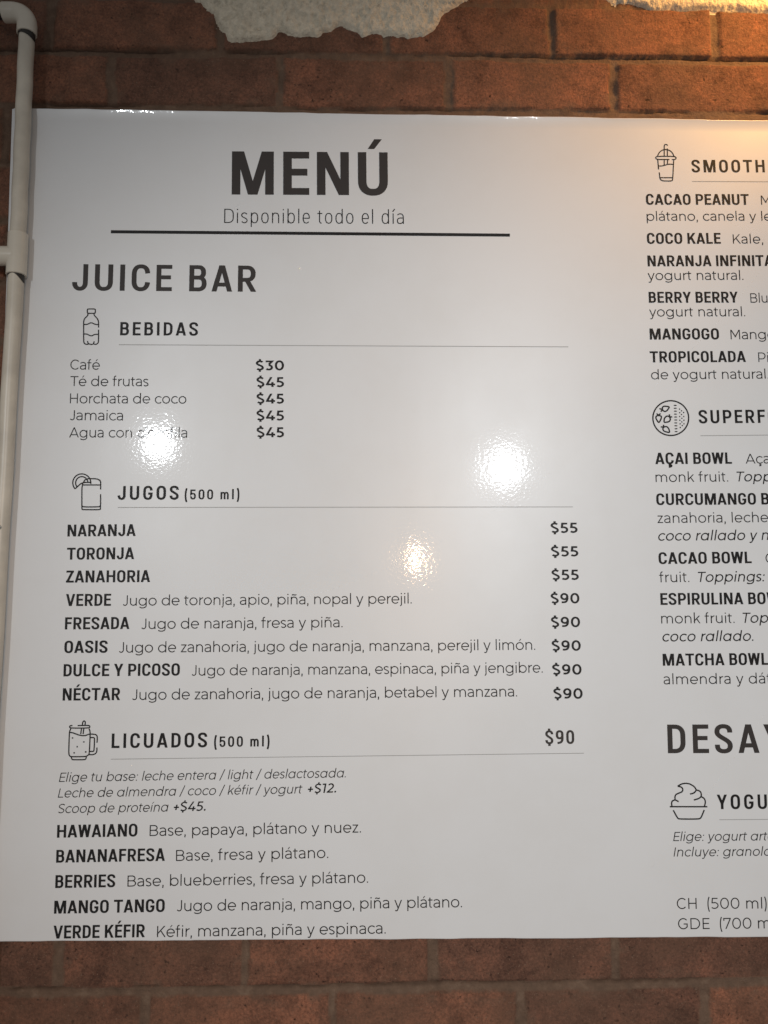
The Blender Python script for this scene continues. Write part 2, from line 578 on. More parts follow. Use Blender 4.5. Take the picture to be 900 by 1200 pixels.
def cond_cap(ch, a, b):
    """condensed grotesque capitals and digits: (ink width, strokes, left bearing, right bearing)"""
    S, Rr, D = 0.068, 0.05, 0.012
    n = 2.35
    if ch == 'I':
        return 2 * a, [[(a, 0), (a, 1)]], S, S
    if ch in 'EFL':
        W = {'E': 0.575, 'F': 0.56, 'L': 0.55}[ch]
        st = [[(a, 0), (a, 1)]]
        if ch != 'L':
            st += [[(a, 1 - b), (W, 1 - b)], [(a, 0.525), (W * 0.93, 0.525)]]
        if ch != 'F':
            st += [[(a, b), (W, b)]]
        return W, st, S, 0.03
    if ch == 'H':
        W = 0.705
        return W, [[(a, 0), (a, 1)], [(W - a, 0), (W - a, 1)], [(a, 0.52), (W - a, 0.52)]], S, S
    if ch == 'T':
        W = 0.70
        return W, [[(0, 1 - b), (W, 1 - b)], [(W / 2, 0), (W / 2, 1)]], 0.02, 0.02
    if ch in 'OCG0':
        W = 0.60 if ch == '0' else 0.675
        r = W / 2 - a
        ry = 1.012 - b - 0.63
        topa = arc(W / 2, 0.63, r, ry, 0 if ch in 'O0' else 5, 180, n)
        bot = arc(W / 2, 0.37, r, ry, 180, 355 if ch == 'C' else 360, n)
        if ch in 'O0':
            return W, [('c', topa + bot)], Rr, Rr
        if ch == 'C':
            return W, [topa + bot], Rr, 0.035
        return W, [topa + bot + [(W - a, 0.40), (W - a, 0.52)], [(W - a, 0.52 - b), (W * 0.52, 0.52 - b)]], Rr, 0.05
    if ch == 'U':
        W = 0.665
        return W, [[(a, 1)] + arc(W / 2, 0.33, W / 2 - a, 0.33 - b + 0.012, 180, 360, n) + [(W - a, 1)]], 0.06, 0.06
    if ch == 'J':
        W = 0.57
        return W, [[(W - a, 1)] + arc(W / 2, 0.29, W / 2 - a, 0.29 - b + 0.012, 360, 180, 2.1) + [(a, 0.315)]], 0.025, 0.062
    if ch == 'D':
        W = 0.645
        x = W * 0.40
        return W, [[(a, 0), (a, 1)], [(a, 1 - b)] + arc(x, 0.62, W - a - x, 1 - b - 0.62, 90, 0, n) + arc(x, 0.38, W - a - x, 0.38 - b, 0, -90, n) + [(a, b)]], S, Rr
    if ch == 'B':
        W = 0.64
        x = W * 0.52
        ym = 0.525
        return W, [[(a, 0), (a, 1)],
                   [(a, 1 - b)] + arc(x, (1 - b + ym) / 2, W - 0.03 - a - x, (1 - b - ym) / 2, 90, -90, n) + [(a, ym)],
                   [(x, ym)] + arc(x, (b + ym) / 2, W - a - x, (ym - b) / 2, 90, -90, n) + [(a, b)]], S, 0.04
    if ch in 'PR':
        W = 0.65 if ch == 'P' else 0.67
        x = W * 0.50
        yb = 0.43 if ch == 'P' else 0.455
        w2 = W if ch == 'P' else W - 0.02
        st = [[(a, 0), (a, 1)], [(a, 1 - b)] + arc(x, (1 - b + yb) / 2, w2 - a - x, (1 - b - yb) / 2, 90, -90, n) + [(a, yb)]]
        if ch == 'R':
            st.append(diag((W * 0.50, 0.44), (W - a * 1.02, 0.0), 0.0, 0.44))
        return W, st, S, 0.03
    if ch in 'S$':
        W = 0.645 if ch == 'S' else 0.60
        st = [s_curve(W, a, b, 1.0, 0.0, n)]
        if ch == '$':
            st += [[(W / 2, 0.97), (W / 2, 1.14)], [(W / 2, 0.03), (W / 2, -0.14)]]
        return W, st, 0.04, 0.04
    t = a * 1.06
    if ch == 'A':
        W = 0.765
        xt = W / 2 - 0.012
        k = 0.265
        return W, [diag((t, 0), (xt, 1)), diag((W - t, 0), (W - xt, 1)), [(t + (xt - t) * k, k), (W - t - (xt - t) * k, k)]], D, D
    if ch == 'V':
        W = 0.755
        xt = W / 2 - 0.012
        return W, [diag((t, 1), (xt, 0)), diag((W - t, 1), (W - xt, 0))], D, D
    if ch == 'W':
        W = 1.0
        return W, [diag((t, 1), (W * 0.275, 0)), diag((W / 2 - 0.012, 1), (W * 0.275, 0)),
                   diag((W / 2 + 0.012, 1), (W * 0.725, 0)), diag((W - t, 1), (W * 0.725, 0))], D, D
    if ch == 'M':
        W = 0.925
        return W, [[(a, 0), (a, 1)], [(W - a, 0), (W - a, 1)], diag((a + 0.075, 1), (W / 2 - 0.008, 0)), diag((W - a - 0.075, 1), (W / 2 + 0.008, 0))], S, S
    if ch == 'N':
        W = 0.71
        return W, [[(a, 0), (a, 1)], [(W - a, 0), (W - a, 1)], diag((a + 0.03, 1), (W - a - 0.03, 0))], S, S
    if ch == 'K':
        W = 0.715
        return W, [[(a, 0), (a, 1)], diag((W - a * 1.2, 1), (a * 1.5, 0.36), 0.36, 1), diag((W * 0.44, 0.60), (W - a * 1.1, 0), 0, 0.60)], S, 0.01
    if ch == 'Y':
        W = 0.735
        return W, [diag((t, 1), (W / 2, 0.37), 0.33, 1), diag((W - t, 1), (W / 2, 0.37), 0.33, 1), [(W / 2, 0), (W / 2, 0.42)]], 0.008, 0.008
    if ch == 'Z':
        W = 0.63
        return W, [[(0.02, 1 - b), (W - 0.01, 1 - b)], [(0.0, b), (W, b)], diag((W - t * 1.15, 1 - b), (t * 1.1, b), b, 1 - b)], 0.03, 0.03
    if ch == '5':
        W = 0.575
        x = W / 2
        return W, [[(W - 0.03, 1 - b), (a + 0.01, 1 - b), (a, 0.50)],
                   [(a, 0.53)] + bez((a, 0.50), (a + 0.08, 0.62), (W - a, 0.66), (W - a, 0.36), 10) + arc(x, 0.30, x - a, 0.312 - b, 0, -180, n) + [(a, 0.31)]], 0.06, 0.05
    if ch == '9':
        W = 0.585
        x = W / 2
        return W, [('c', arc(x, 0.71, x - a, 1.012 - b - 0.71, 0, 180, n) + arc(x, 0.65, x - a, 0.65 - 0.34 - b, 180, 360, n)),
                   [(W - a, 0.70), (W - a, 0.42)] + bez((W - a, 0.42), (W - a, 0.15), (W * 0.6, b), (W * 0.2, b), 9)[1:]], Rr, Rr
    if ch == '7':
        W = 0.60
        return W, [[(0, 1 - b), (W, 1 - b)], diag((W - t, 1 - b), (W * 0.32, 0), 0, 1 - b)], 0.04, 0.03
    if ch in '()':
        W = 0.30
        if ch == '(':
            return W, [bez((W - a, 1.13), (a - 0.03, 0.80), (a - 0.03, 0.10), (W - a, -0.27), 14)], 0.06, 0.03
        return W, [bez((a, 1.13), (W - a + 0.03, 0.80), (W - a + 0.03, 0.10), (a, -0.27), 14)], 0.03, 0.06
    return None


COND = dict(o=0.50, n=0.485, c=0.47, e=0.49, a=0.475, s=0.445, t=0.36, f=0.36, m=0.83, r=0.31, y=0.50, z=0.46, k=0.50, xh=0.74, asc=1.04, exp=2.35, S=0.085, R=0.065)
MONT = dict(o=0.80, n=0.665, c=0.69, e=0.785, a=0.625, s=0.545, t=0.46, f=0.46, m=1.17, r=0.37, y=0.73, z=0.56, k=0.64, xh=0.745, asc=1.06, exp=2.0, S=0.125, R=0.065)


def lower(ch, a, b, P, italic=False):
    xh, asc, ex = P['xh'], P['asc'], P['exp']
    S, Rr = P['S'], P['R']
    o = P['o']
    cy = xh / 2
    ry = xh / 2 - b + 0.012
    rx = o / 2 - a
    if ch == 'o':
        return o, [ring(o / 2, cy, rx, ry, ex)], Rr, Rr
    if ch in 'bpdqg' or (ch == 'a' and italic):
        st = [ring(o / 2, cy, rx, ry, ex)]
        left = ch in 'bp'
        xs = a if left else o - a
        if ch in 'bd':
            st.append([(xs, 0), (xs, asc)])
        elif ch in 'pq':
            st.append([(xs, xh), (xs, -0.27)])
        elif ch == 'a':
            st.append([(xs, xh), (xs, 0)])
        else:
            st.append([(xs, xh), (xs, -0.02)] + arc(o / 2, -0.02, rx, 0.25 - b, 0, -148, ex)[1:])
        return o, st, (S if left else Rr), (Rr if left else S)
    if ch in 'cç':
        W = P['c']
        R_ = o / 2 - a
        pts = arc(o / 2, cy, R_, ry, 43, 317, ex, 26)
        st = [pts]
        if ch == 'ç':
            st.append([(o / 2, b), (o / 2 - 0.02, -0.10)] + bez((o / 2 - 0.02, -0.10), (o / 2 + 0.14, -0.06), (o / 2 + 0.12, -0.28), (o / 2 - 0.10, -0.22), 8)[1:])
        return W, st, Rr, 0.03
    if ch == 'e':
        W = P['e']
        return W, [[(W - a, cy - b * 0.2)] + arc(W / 2, cy, W / 2 - a, ry, 2, 318, ex, 30), [(a, cy - b * 0.2), (W - a * 0.6, cy - b * 0.2)]], Rr, 0.05
    if ch in 'nhmñ':
        W = P['m'] if ch == 'm' else P['n']
        k = 0.30
        st = [[(a, 0), (a, asc if ch == 'h' else xh)]]
        if ch == 'm':
            h = W / 2
            st.append([(a, xh - k - 0.05)] + arc((a + h) / 2, xh - k, (h - a) / 2, k - b + 0.012, 180, 0, ex) + [(h, 0)])
            st.append([(h, xh - k - 0.05)] + arc((h + W - a) / 2, xh - k, (W - a - h) / 2, k - b + 0.012, 180, 0, ex) + [(W - a, 0)])
        else:
            st.append([(a, xh - k - 0.05)] + arc(W / 2, xh - k, W / 2 - a, k - b + 0.012, 180, 0, ex) + [(W - a, 0)])
        if ch == 'ñ':
            st.append(tilde(W / 2, xh + 0.17, b))
        return W, st, S, S * 0.95
    if ch == 'u':
        W = P['n']
        return W, [[(a, xh)] + arc(W / 2, 0.30, W / 2 - a, 0.30 - b + 0.012, 180, 360, ex) + [(W - a, 0.34)], [(W - a, 0), (W - a, xh)]], S * 0.95, S
    if ch == 'r':
        W = P['r']
        return W, [[(a, 0), (a, xh)], [(a, xh - 0.36)] + arc(W + 0.02, xh - 0.34, W + 0.02 - a, 0.34 - b + 0.01, 180, 92, 2.0)], S, 0.02
    if ch == 'a':
        W = P['a']
        k = 0.27
        return W, [[(0.05, xh - 0.115)] + bez((0.05, xh - 0.115), (W * 0.28, xh + 0.02), (W - a, xh + 0.04), (W - a, xh - k), 10)[1:] + [(W - a, 0)],
                   [(W - a, 0.435 - b * 0.5), (W * 0.46, 0.435 - b * 0.5)] + arc(W * 0.42, 0.215, W * 0.42 - a, 0.215 - b + 0.006, 90, 270, ex)[0:] +
                   bez((W * 0.44, b - 0.006), (W * 0.7, b - 0.006), (W - a - 0.02, 0.10), (W - a, 0.21), 6)[1:]], 0.055, S * 0.9
    if ch in 'tf':
        W = P[ch]
        x = 0.05 + W * 0.28
        if ch == 't':
            st = [[(x, xh + 0.17), (x, 0.2)] + arc(x + W * 0.30, 0.20, W * 0.30, 0.2 - b + 0.008, 180, 285, 2.1)]
        else:
            st = [[(x, 0), (x, asc - 0.2)] + arc(x + W * 0.30, asc - 0.2, W * 0.30, 0.2 - b + 0.01, 180, 72, 2.1)]
        st.append([(0, xh - b), (W * 0.93, xh - b)])
        return W, st, 0.02, 0.02
    if ch in 'ilj':
        st = []
        if ch == 'l':
            st = [[(a, 0), (a, asc)]]
        elif ch == 'i':
            st = [[(a, 0), (a, xh)], dot(a, xh + 0.225, a * 1.25)]
        else:
            st = [[(a, xh), (a, -0.06)] + arc(a - 0.16, -0.06, 0.16, 0.2 - b, 0, -82, 2.0), dot(a, xh + 0.225, a * 1.25)]
        return 2 * a, st, S, S
    if ch == 'y':
        W = P['y']
        t = a * 1.15
        xb = W / 2
        sl = (W - t - xb) / xh
        return W, [diag((t, xh), (xb, 0.0), 0.0, xh),
                   ('d', [(W - t + 0.2 * sl, xh + 0.2), (xb - 0.10 * sl, -0.10)], -1.0, xh),
                   [(xb - 0.08 * sl, -0.08)] + bez((xb - 0.10 * sl, -0.10), (xb - 0.22 * sl, -0.25), (W * 0.26, -0.27), (W * 0.12, -0.19), 7)], 0.015, 0.015
    if ch == 'v':
        W = P['y']
        t = a * 1.15
        return W, [diag((t, xh), (W / 2, 0), 0, xh), diag((W - t, xh), (W / 2, 0), 0, xh)], 0.015, 0.015
    if ch == 'z':
        W = P['z']
        t = a * 1.3
        return W, [[(0.02, xh - b), (W - 0.01, xh - b)], [(0, b), (W, b)], diag((W - t, xh - b), (t, b), b, xh - b)], 0.05, 0.05
    if ch == 's':
        W = P['s']
        return W, [s_curve(W, a, b, xh, -0.26 * xh, 2.0)], 0.045, 0.05
    if ch == 'k':
        W = P['k']
        t = a * 1.2
        return W, [[(a, 0), (a, asc)], diag((W - t - 0.02, xh), (a, xh * 0.32), xh * 0.25, xh), diag((W * 0.42, xh * 0.62), (W - t, 0), 0, xh * 0.60)], S, 0.015
    return None


def tilde(x, y, b):
    return bez((x - 0.21, y - 0.04), (x - 0.10, y + 0.16), (x + 0.08, y - 0.14), (x + 0.21, y + 0.05), 10)


def dot(x, y, r):
    return ('p', [(x + r * math.cos(k * math.pi / 6), y + r * math.sin(k * math.pi / 6)) for k in range(12)])


def mont_cap(ch, a, b):
    S, Rr = 0.14, 0.075
    t = a * 1.1
    if ch in 'CGO':
        W = 0.92
        R0 = 0.5
        if ch == 'C':
            return W, [arc(0.5, 0.5, 0.5 - a, 0.512 - b, 43, 317, 2, 28)], Rr, 0.03
        if ch == 'O':
            return 1.02, [ring(0.51, 0.5, 0.51 - a, 0.512 - b)], Rr, Rr
        return W, [arc(0.5, 0.5, 0.5 - a, 0.512 - b, 43, 322, 2, 28) + [(W - a, 0.20)], [(W - a, 0.16), (W - a, 0.52)], [(W * 0.58, 0.52 - b), (W - a, 0.52 - b)]], Rr, 0.1
    if ch == 'D':
        W = 0.93
        return W, [[(a, 0), (a, 1)], [(a, 1 - b), (0.40, 1 - b)] + arc(0.42, 0.5, W - a - 0.42, 0.5 - b, 90, -90, 2, 20) + [(a, b)]], S, Rr
    if ch in 'EFL':
        W = {'E': 0.66, 'F': 0.64, 'L': 0.61}[ch]
        st = [[(a, 0), (a, 1)]]
        if ch != 'L':
            st += [[(a, 1 - b), (W, 1 - b)], [(a, 0.51), (W * 0.92, 0.51)]]
        if ch != 'F':
            st += [[(a, b), (W, b)]]
        return W, st, S, 0.04
    if ch == 'H':
        W = 0.80
        return W, [[(a, 0), (a, 1)], [(W - a, 0), (W - a, 1)], [(a, 0.51), (W - a, 0.51)]], S, S
    if ch == 'I':
        return 2 * a, [[(a, 0), (a, 1)]], S, S
    if ch == 'T':
        W = 0.80
        return W, [[(0, 1 - b), (W, 1 - b)], [(W / 2, 0), (W / 2, 1)]], 0.015, 0.015
    if ch == 'J':
        W = 0.55
        return W, [[(W - a, 1), (W - a, 0.27)] + arc(W - a - 0.21, 0.27, 0.21, 0.27 - b + 0.012, 0, -145, 2)[1:]], 0.03, 0.12
    if ch == 'A':
        W = 1.0
        k = 0.27
        xt = W / 2
        return W, [diag((t, 0), (xt, 1)), diag((W - t, 0), (W - xt, 1)), [(t + (xt - t) * k, k), (W - t - (xt - t) * k, k)]], 0.015, 0.015
    if ch == 'B':
        W = 0.80
        x = W * 0.55
        ym = 0.52
        return W, [[(a, 0), (a, 1)], [(a, 1 - b)] + arc(x, (1 - b + ym) / 2, W - 0.06 - a - x, (1 - b - ym) / 2, 90, -90) + [(a, ym)],
                   [(x, ym)] + arc(x, (b + ym) / 2, W - a - x, (ym - b) / 2, 90, -90) + [(a, b)]], S, 0.07
    if ch == 'P':
        W = 0.76
        x = W * 0.5
        yb = 0.33
        return W, [[(a, 0), (a, 1)], [(a, 1 - b)] + arc(x, (1 - b + yb) / 2, W - a - x, (1 - b - yb) / 2, 90, -90) + [(a, yb)]], S, 0.05
    if ch in 'S$':
        W = 0.745
        st = [s_curve(W, a, b, 1.0, -0.30, 2.0)]
        if ch == '$':
            st += [[(W / 2, 0.97), (W / 2, 1.15)], [(W / 2, 0.03), (W / 2, -0.15)]]
        return W, st, 0.055, 0.06
    if ch == 'M':
        W = 0.98
        return W, [[(a, 0), (a, 1)], [(W - a, 0), (W - a, 1)], diag((a + 0.02, 1), (W / 2, 0.28), 0.22, 1), diag((W - a - 0.02, 1), (W / 2, 0.28), 0.22, 1)], S, S
    if ch == 'K':
        W = 0.80
        return W, [[(a, 0), (a, 1)], diag((W - t - 0.05, 1), (a, 0.30), 0.26, 1), diag((W * 0.42, 0.58), (W - t, 0), 0, 0.56)], S, 0.015
    if ch == 'E':
        return None
    # digits
    if ch == '0':
        W = 0.84
        return W, [ring(W / 2, 0.5, W / 2 - a, 0.512 - b, 2.1)], Rr, Rr
    if ch == '1':
        W = 0.40
        return W, [[(W - a, 0), (W - a, 1)], [(0, 1 - b), (W - a, 1 - b)]], 0.015, 0.13
    if ch == '2':
        W = 0.72
        return W, [arc(W / 2 - 0.01, 0.68, W / 2 - a, 0.332 - b, 150, -12, 2) + [(W - a - 0.05, 0.55), (a * 1.3, b)], [(0.02, b), (W, b)]], 0.04, 0.05
    if ch == '3':
        W = 0.72
        return W, [[(0.05, 1 - b), (W - 0.10, 1 - b), (W * 0.47, 0.585)], arc(W * 0.46, 0.3, W * 0.54 - a, 0.31 - b, 92, -138, 2, 20)], 0.02, 0.06
    if ch == '4':
        W = 0.86
        return W, [diag((0.50, 1), (0.10, 0.24), 0.22, 1), [(0.03, 0.24 + b * 0.2), (W, 0.24 + b * 0.2)], [(0.61, 0.50), (0.61, 0)]], 0.03, 0.03
    if ch == '5':
        W = 0.73
        return W, [[(W - 0.08, 1 - b), (0.10 + a, 1 - b), (0.06 + a, 0.55), (W * 0.45, 0.55)], arc(W * 0.45, 0.305, W * 0.55 - a, 0.315 - b if b < 0.07 else 0.325 - b, 90, -138, 2, 20)], 0.03, 0.06
    if ch == '7':
        W = 0.74
        return W, [[(a, 0.74), (a, 1 - b), (W - 0.02, 1 - b)], diag((W - t, 1 - b), (W * 0.30, 0), 0, 1 - b)], 0.05, 0.02
    if ch == '9':
        W = 0.76
        x = W / 2
        return W, [ring(x - 0.005, 0.665, x - a - 0.005, 0.347 - b), [(W - a, 0.66)] + bez((W - a, 0.60), (W - a, 0.15), (W * 0.62, b - 0.01), (W * 0.16, b + 0.03), 12)], 0.05, 0.06
    return None


def punct(ch, a, b, cond):
    if ch == '.':
        return 2.3 * a, [dot(1.15 * a, 1.15 * a, 1.25 * a)], 0.09, 0.09
    if ch == ',':
        return 2.3 * a, [dot(1.15 * a, 1.15 * a, 1.25 * a), [(1.5 * a, a), (0.7 * a, -0.17)]], 0.09, 0.09
    if ch == ':':
        return 2.3 * a, [dot(1.15 * a, 1.15 * a, 1.25 * a), dot(1.15 * a, 0.62, 1.25 * a)], 0.10, 0.09
    if ch == '/':
        return 0.46, [[(a, -0.13), (0.46 - a, 1.10)]], 0.02, 0.02
    if ch == '+':
        return 0.56, [[(0, 0.42), (0.56, 0.42)], [(0.28, 0.14), (0.28, 0.70)]], 0.09, 0.09
    if ch in '()':
        W = 0.25
        if ch == '(':
            return W, [bez((W - a, 1.09), (a - 0.02, 0.75), (a - 0.02, 0.10), (W - a, -0.26), 14)], 0.12, 0.05
        return W, [bez((a, 1.09), (W - a + 0.02, 0.75), (W - a + 0.02, 0.10), (a, -0.26), 14)], 0.05, 0.12
    return None


def glyph(ch, st):
    a, b = st['w'] / 2, st['h'] / 2
    cond = st['cond']
    base = ACC.get(ch, ch)
    g = None
    if base == 'Ç':
        W, s, l, r = cond_cap('C', a, b)
        s = s + [[(W / 2, b), (W / 2 - 0.01, -0.07)] + bez((W / 2 - 0.01, -0.08), (W / 2 + 0.18, -0.06), (W / 2 + 0.14, -0.28), (W / 2 - 0.10, -0.23), 8)[1:]]
        return W, s, l, r
    if base.islower():
        g = lower(base, a, b, COND if cond else MONT, st.get('shear', 0) > 0)
    else:
        g = cond_cap(base, a, b) if cond else mont_cap(base, a, b)
        if g is None:
            g = punct(base, a, b, cond)
    if g is None:
        raise ValueError('no glyph for ' + ch)
    W, s, l, r = g
    if ch in ACC:
        s = list(s)
        low = base.islower()
        y0 = (COND if cond else MONT)['xh'] + 0.12 if low else 1.075
        if base == 'i':
            s = [q for q in s if not (isinstance(q, tuple) and q[0] == 'p')]
        x = W / 2
        k = 1.0 if low else 1.15
        e = max(a * 0.95, 0.05)
        s.append(('p', [(x - 0.02 - e, y0), (x - 0.02 + e * 0.6, y0), (x + 0.10 + e * 1.2, y0 + 0.20 * k), (x + 0.10 - e * 0.7, y0 + 0.20 * k)]))
    return W, s, l, r


def clip_poly(pts, lo, hi):
    for lim, sg in ((lo, 1), (hi, -1)):
        out = []
        n = len(pts)
        for k in range(n):
            p, q = pts[k], pts[(k + 1) % n]
            pi, qi = sg * (p[1] - lim) >= 0, sg * (q[1] - lim) >= 0
            if pi:
                out.append(p)
            if pi != qi:
                t = (lim - p[1]) / (q[1] - p[1])
                out.append((p[0] + (q[0] - p[0]) * t, lim))
        pts = out
        if not pts:
            break
    return pts


def stroke_polys(pts, a, b, closed=False):
    """thick polyline -> list of quads; pen a wide on uprights, b on level strokes (half widths)"""
    P = [pts[0]]
    for q in pts[1:]:
        if math.hypot(q[0] - P[-1][0], q[1] - P[-1][1]) > 1e-4:
            P.append(q)
    if closed and math.hypot(P[0][0] - P[-1][0], P[0][1] - P[-1][1]) < 1e-4:
        P.pop()
    n = len(P)
    if n < 2:
        return []
    nrm = []
    m = n if closed else n - 1
    for k in range(m):
        p, q = P[k], P[(k + 1) % n]
        l = math.hypot(q[0] - p[0], q[1] - p[1])
        nrm.append((-(q[1] - p[1]) / l, (q[0] - p[0]) / l))
    L, R = [], []
    for k in range(n):
        if closed:
            n0, n1 = nrm[k - 1], nrm[k]
        else:
            n0, n1 = nrm[max(0, k - 1)], nrm[min(m - 1, k)]
        x, y = n0[0] + n1[0], n0[1] + n1[1]
        l = math.hypot(x, y) or 1
        x, y = x / l, y / l
        c = max(0.45, x * n0[0] + y * n0[1])
        ox, oy = x / c * a, y / c * b
        L.append((P[k][0] + ox, P[k][1] + oy))
        R.append((P[k][0] - ox, P[k][1] - oy))
    return [[L[k], R[k], R[(k + 1) % n], L[(k + 1) % n]] for k in range(m)]


STYLES = {
    'title': dict(cap=68.9, w=0.190, h=0.158, cond=True, grey=True),
    'head':  dict(cap=40.6, w=0.180, h=0.150, cond=True, grey=True),
    'sect':  dict(cap=20.3, w=0.188, h=0.158, cond=True),
    'size':  dict(cap=14.5, w=0.178, h=0.150, cond=True),
    'cprice': dict(cap=19.2, w=0.182, h=0.155, cond=True, grey=True),
    'name':  dict(cap=17.3, w=0.196, h=0.162, cond=True),
    'thin':  dict(cap=22.3, w=0.072, h=0.066, cond=True),
    'text':  dict(cap=14.9, w=0.102, h=0.096, cond=False),
    'note':  dict(cap=12.6, w=0.104, h=0.096, cond=False, shear=0.2),
    'mnote': dict(cap=14.9, w=0.125, h=0.115, cond=False, shear=0.2),
    'bnote': dict(cap=12.9, w=0.165, h=0.145, cond=False, shear=0.2),
    'price': dict(cap=15.0, w=0.205, h=0.18, cond=False),
}
TRACK = {}


def lettering(kind, style, text, x0, y0, x1, y1):
    st = STYLES[style]
    cap = st['cap']
    a, b = st['w'] / 2, st['h'] / 2
    mark = text.find('|')
    full = text.replace('|', '')
    nmeas = mark if mark >= 0 else len(full)
    # natural layout
    pen = 0.0
    pos = []
    first = None
    gl = []
    nsp = 0
    for k, ch in enumerate(full):
        if ch == ' ':
            pen += 0.28 if st['cond'] else 0.40
            gl.append(None)
            pos.append(pen)
            continue
        g = glyph(ch, st)
        W, s, l, r = g
        x = pen + l
        if first is None:
            first = x
        gl.append(g)
        pos.append(x - first)
        pen = x + W + r
    sh = st.get('shear', 0.0)
    goal = math.hypot(x1 - x0, y1 - y0) / cap
    lastk = nmeas - 1
    while gl[lastk] is None:
        lastk -= 1
    nat = pos[lastk] + gl[lastk][0] + (sh * 0.7 if full[lastk] not in '.,:' else 0)
    sx = 1.0
    if lastk > 0:
        tr = (goal - nat) / lastk
        lo, hi = {'name': (0.0, 0.022), 'text': (-0.02, 0.05), 'note': (-0.01, 0.05), 'price': (-0.05, 0.03)}.get(style, (-0.5, 0.5))
        trc = max(lo, min(hi, tr))
        if trc != tr:
            sx = goal / (nat + trc * lastk)
        tr = trc
    else:
        tr = 0.0
    TRACK.setdefault(style, []).append((full[:12], round(tr, 3), round(sx, 3)))
    L = math.hypot(x1 - x0, y1 - y0)
    ux, uy = (x1 - x0) / L, (y1 - y0) / L
    if lastk == 0:
        ux, uy = 1.0, 0.0
    verts, faces = [], []
    layer = 0

    def put(poly, off):
        nonlocal layer
        if len(poly) < 3:
            return
        i0 = len(verts)
        z = 0.22 + 0.006 * (layer % 9)
        ar = 0.0
        for k in range(len(poly)):
            (xa, ya), (xb, yb) = poly[k], poly[(k + 1) % len(poly)]
            ar += xa * yb - xb * ya
        if ar < 0:
            poly = poly[::-1]
        for x, y in poly:
            X_ = ((x + off) * sx + sh * y) * cap
            Y_ = y * cap
            verts.append(wd(x0 + X_ * ux - Y_ * uy, y0 + X_ * uy + Y_ * ux, z))
        faces.append(list(range(i0, i0 + len(poly))))

    for k, g in enumerate(gl):
        if g is None:
            continue
        off = pos[k] + tr * k
        for s in g[1]:
            layer += 1
            if isinstance(s, tuple):
                if s[0] == 'p':
                    put(s[1], off)
                elif s[0] == 'c':
                    for q in stroke_polys(s[1], a, b, True):
                        put(q, off)
                else:
                    for q in stroke_polys(s[1], a, b):
                        put(clip_poly(q, s[2], s[3]), off)
            else:
                for q in stroke_polys(s, a, b):
                    put(q, off)
    shown = full
    part(kind, verts, faces, M_GREY if st.get('grey') else M_INK, board, 'printed line reading ' + shown)


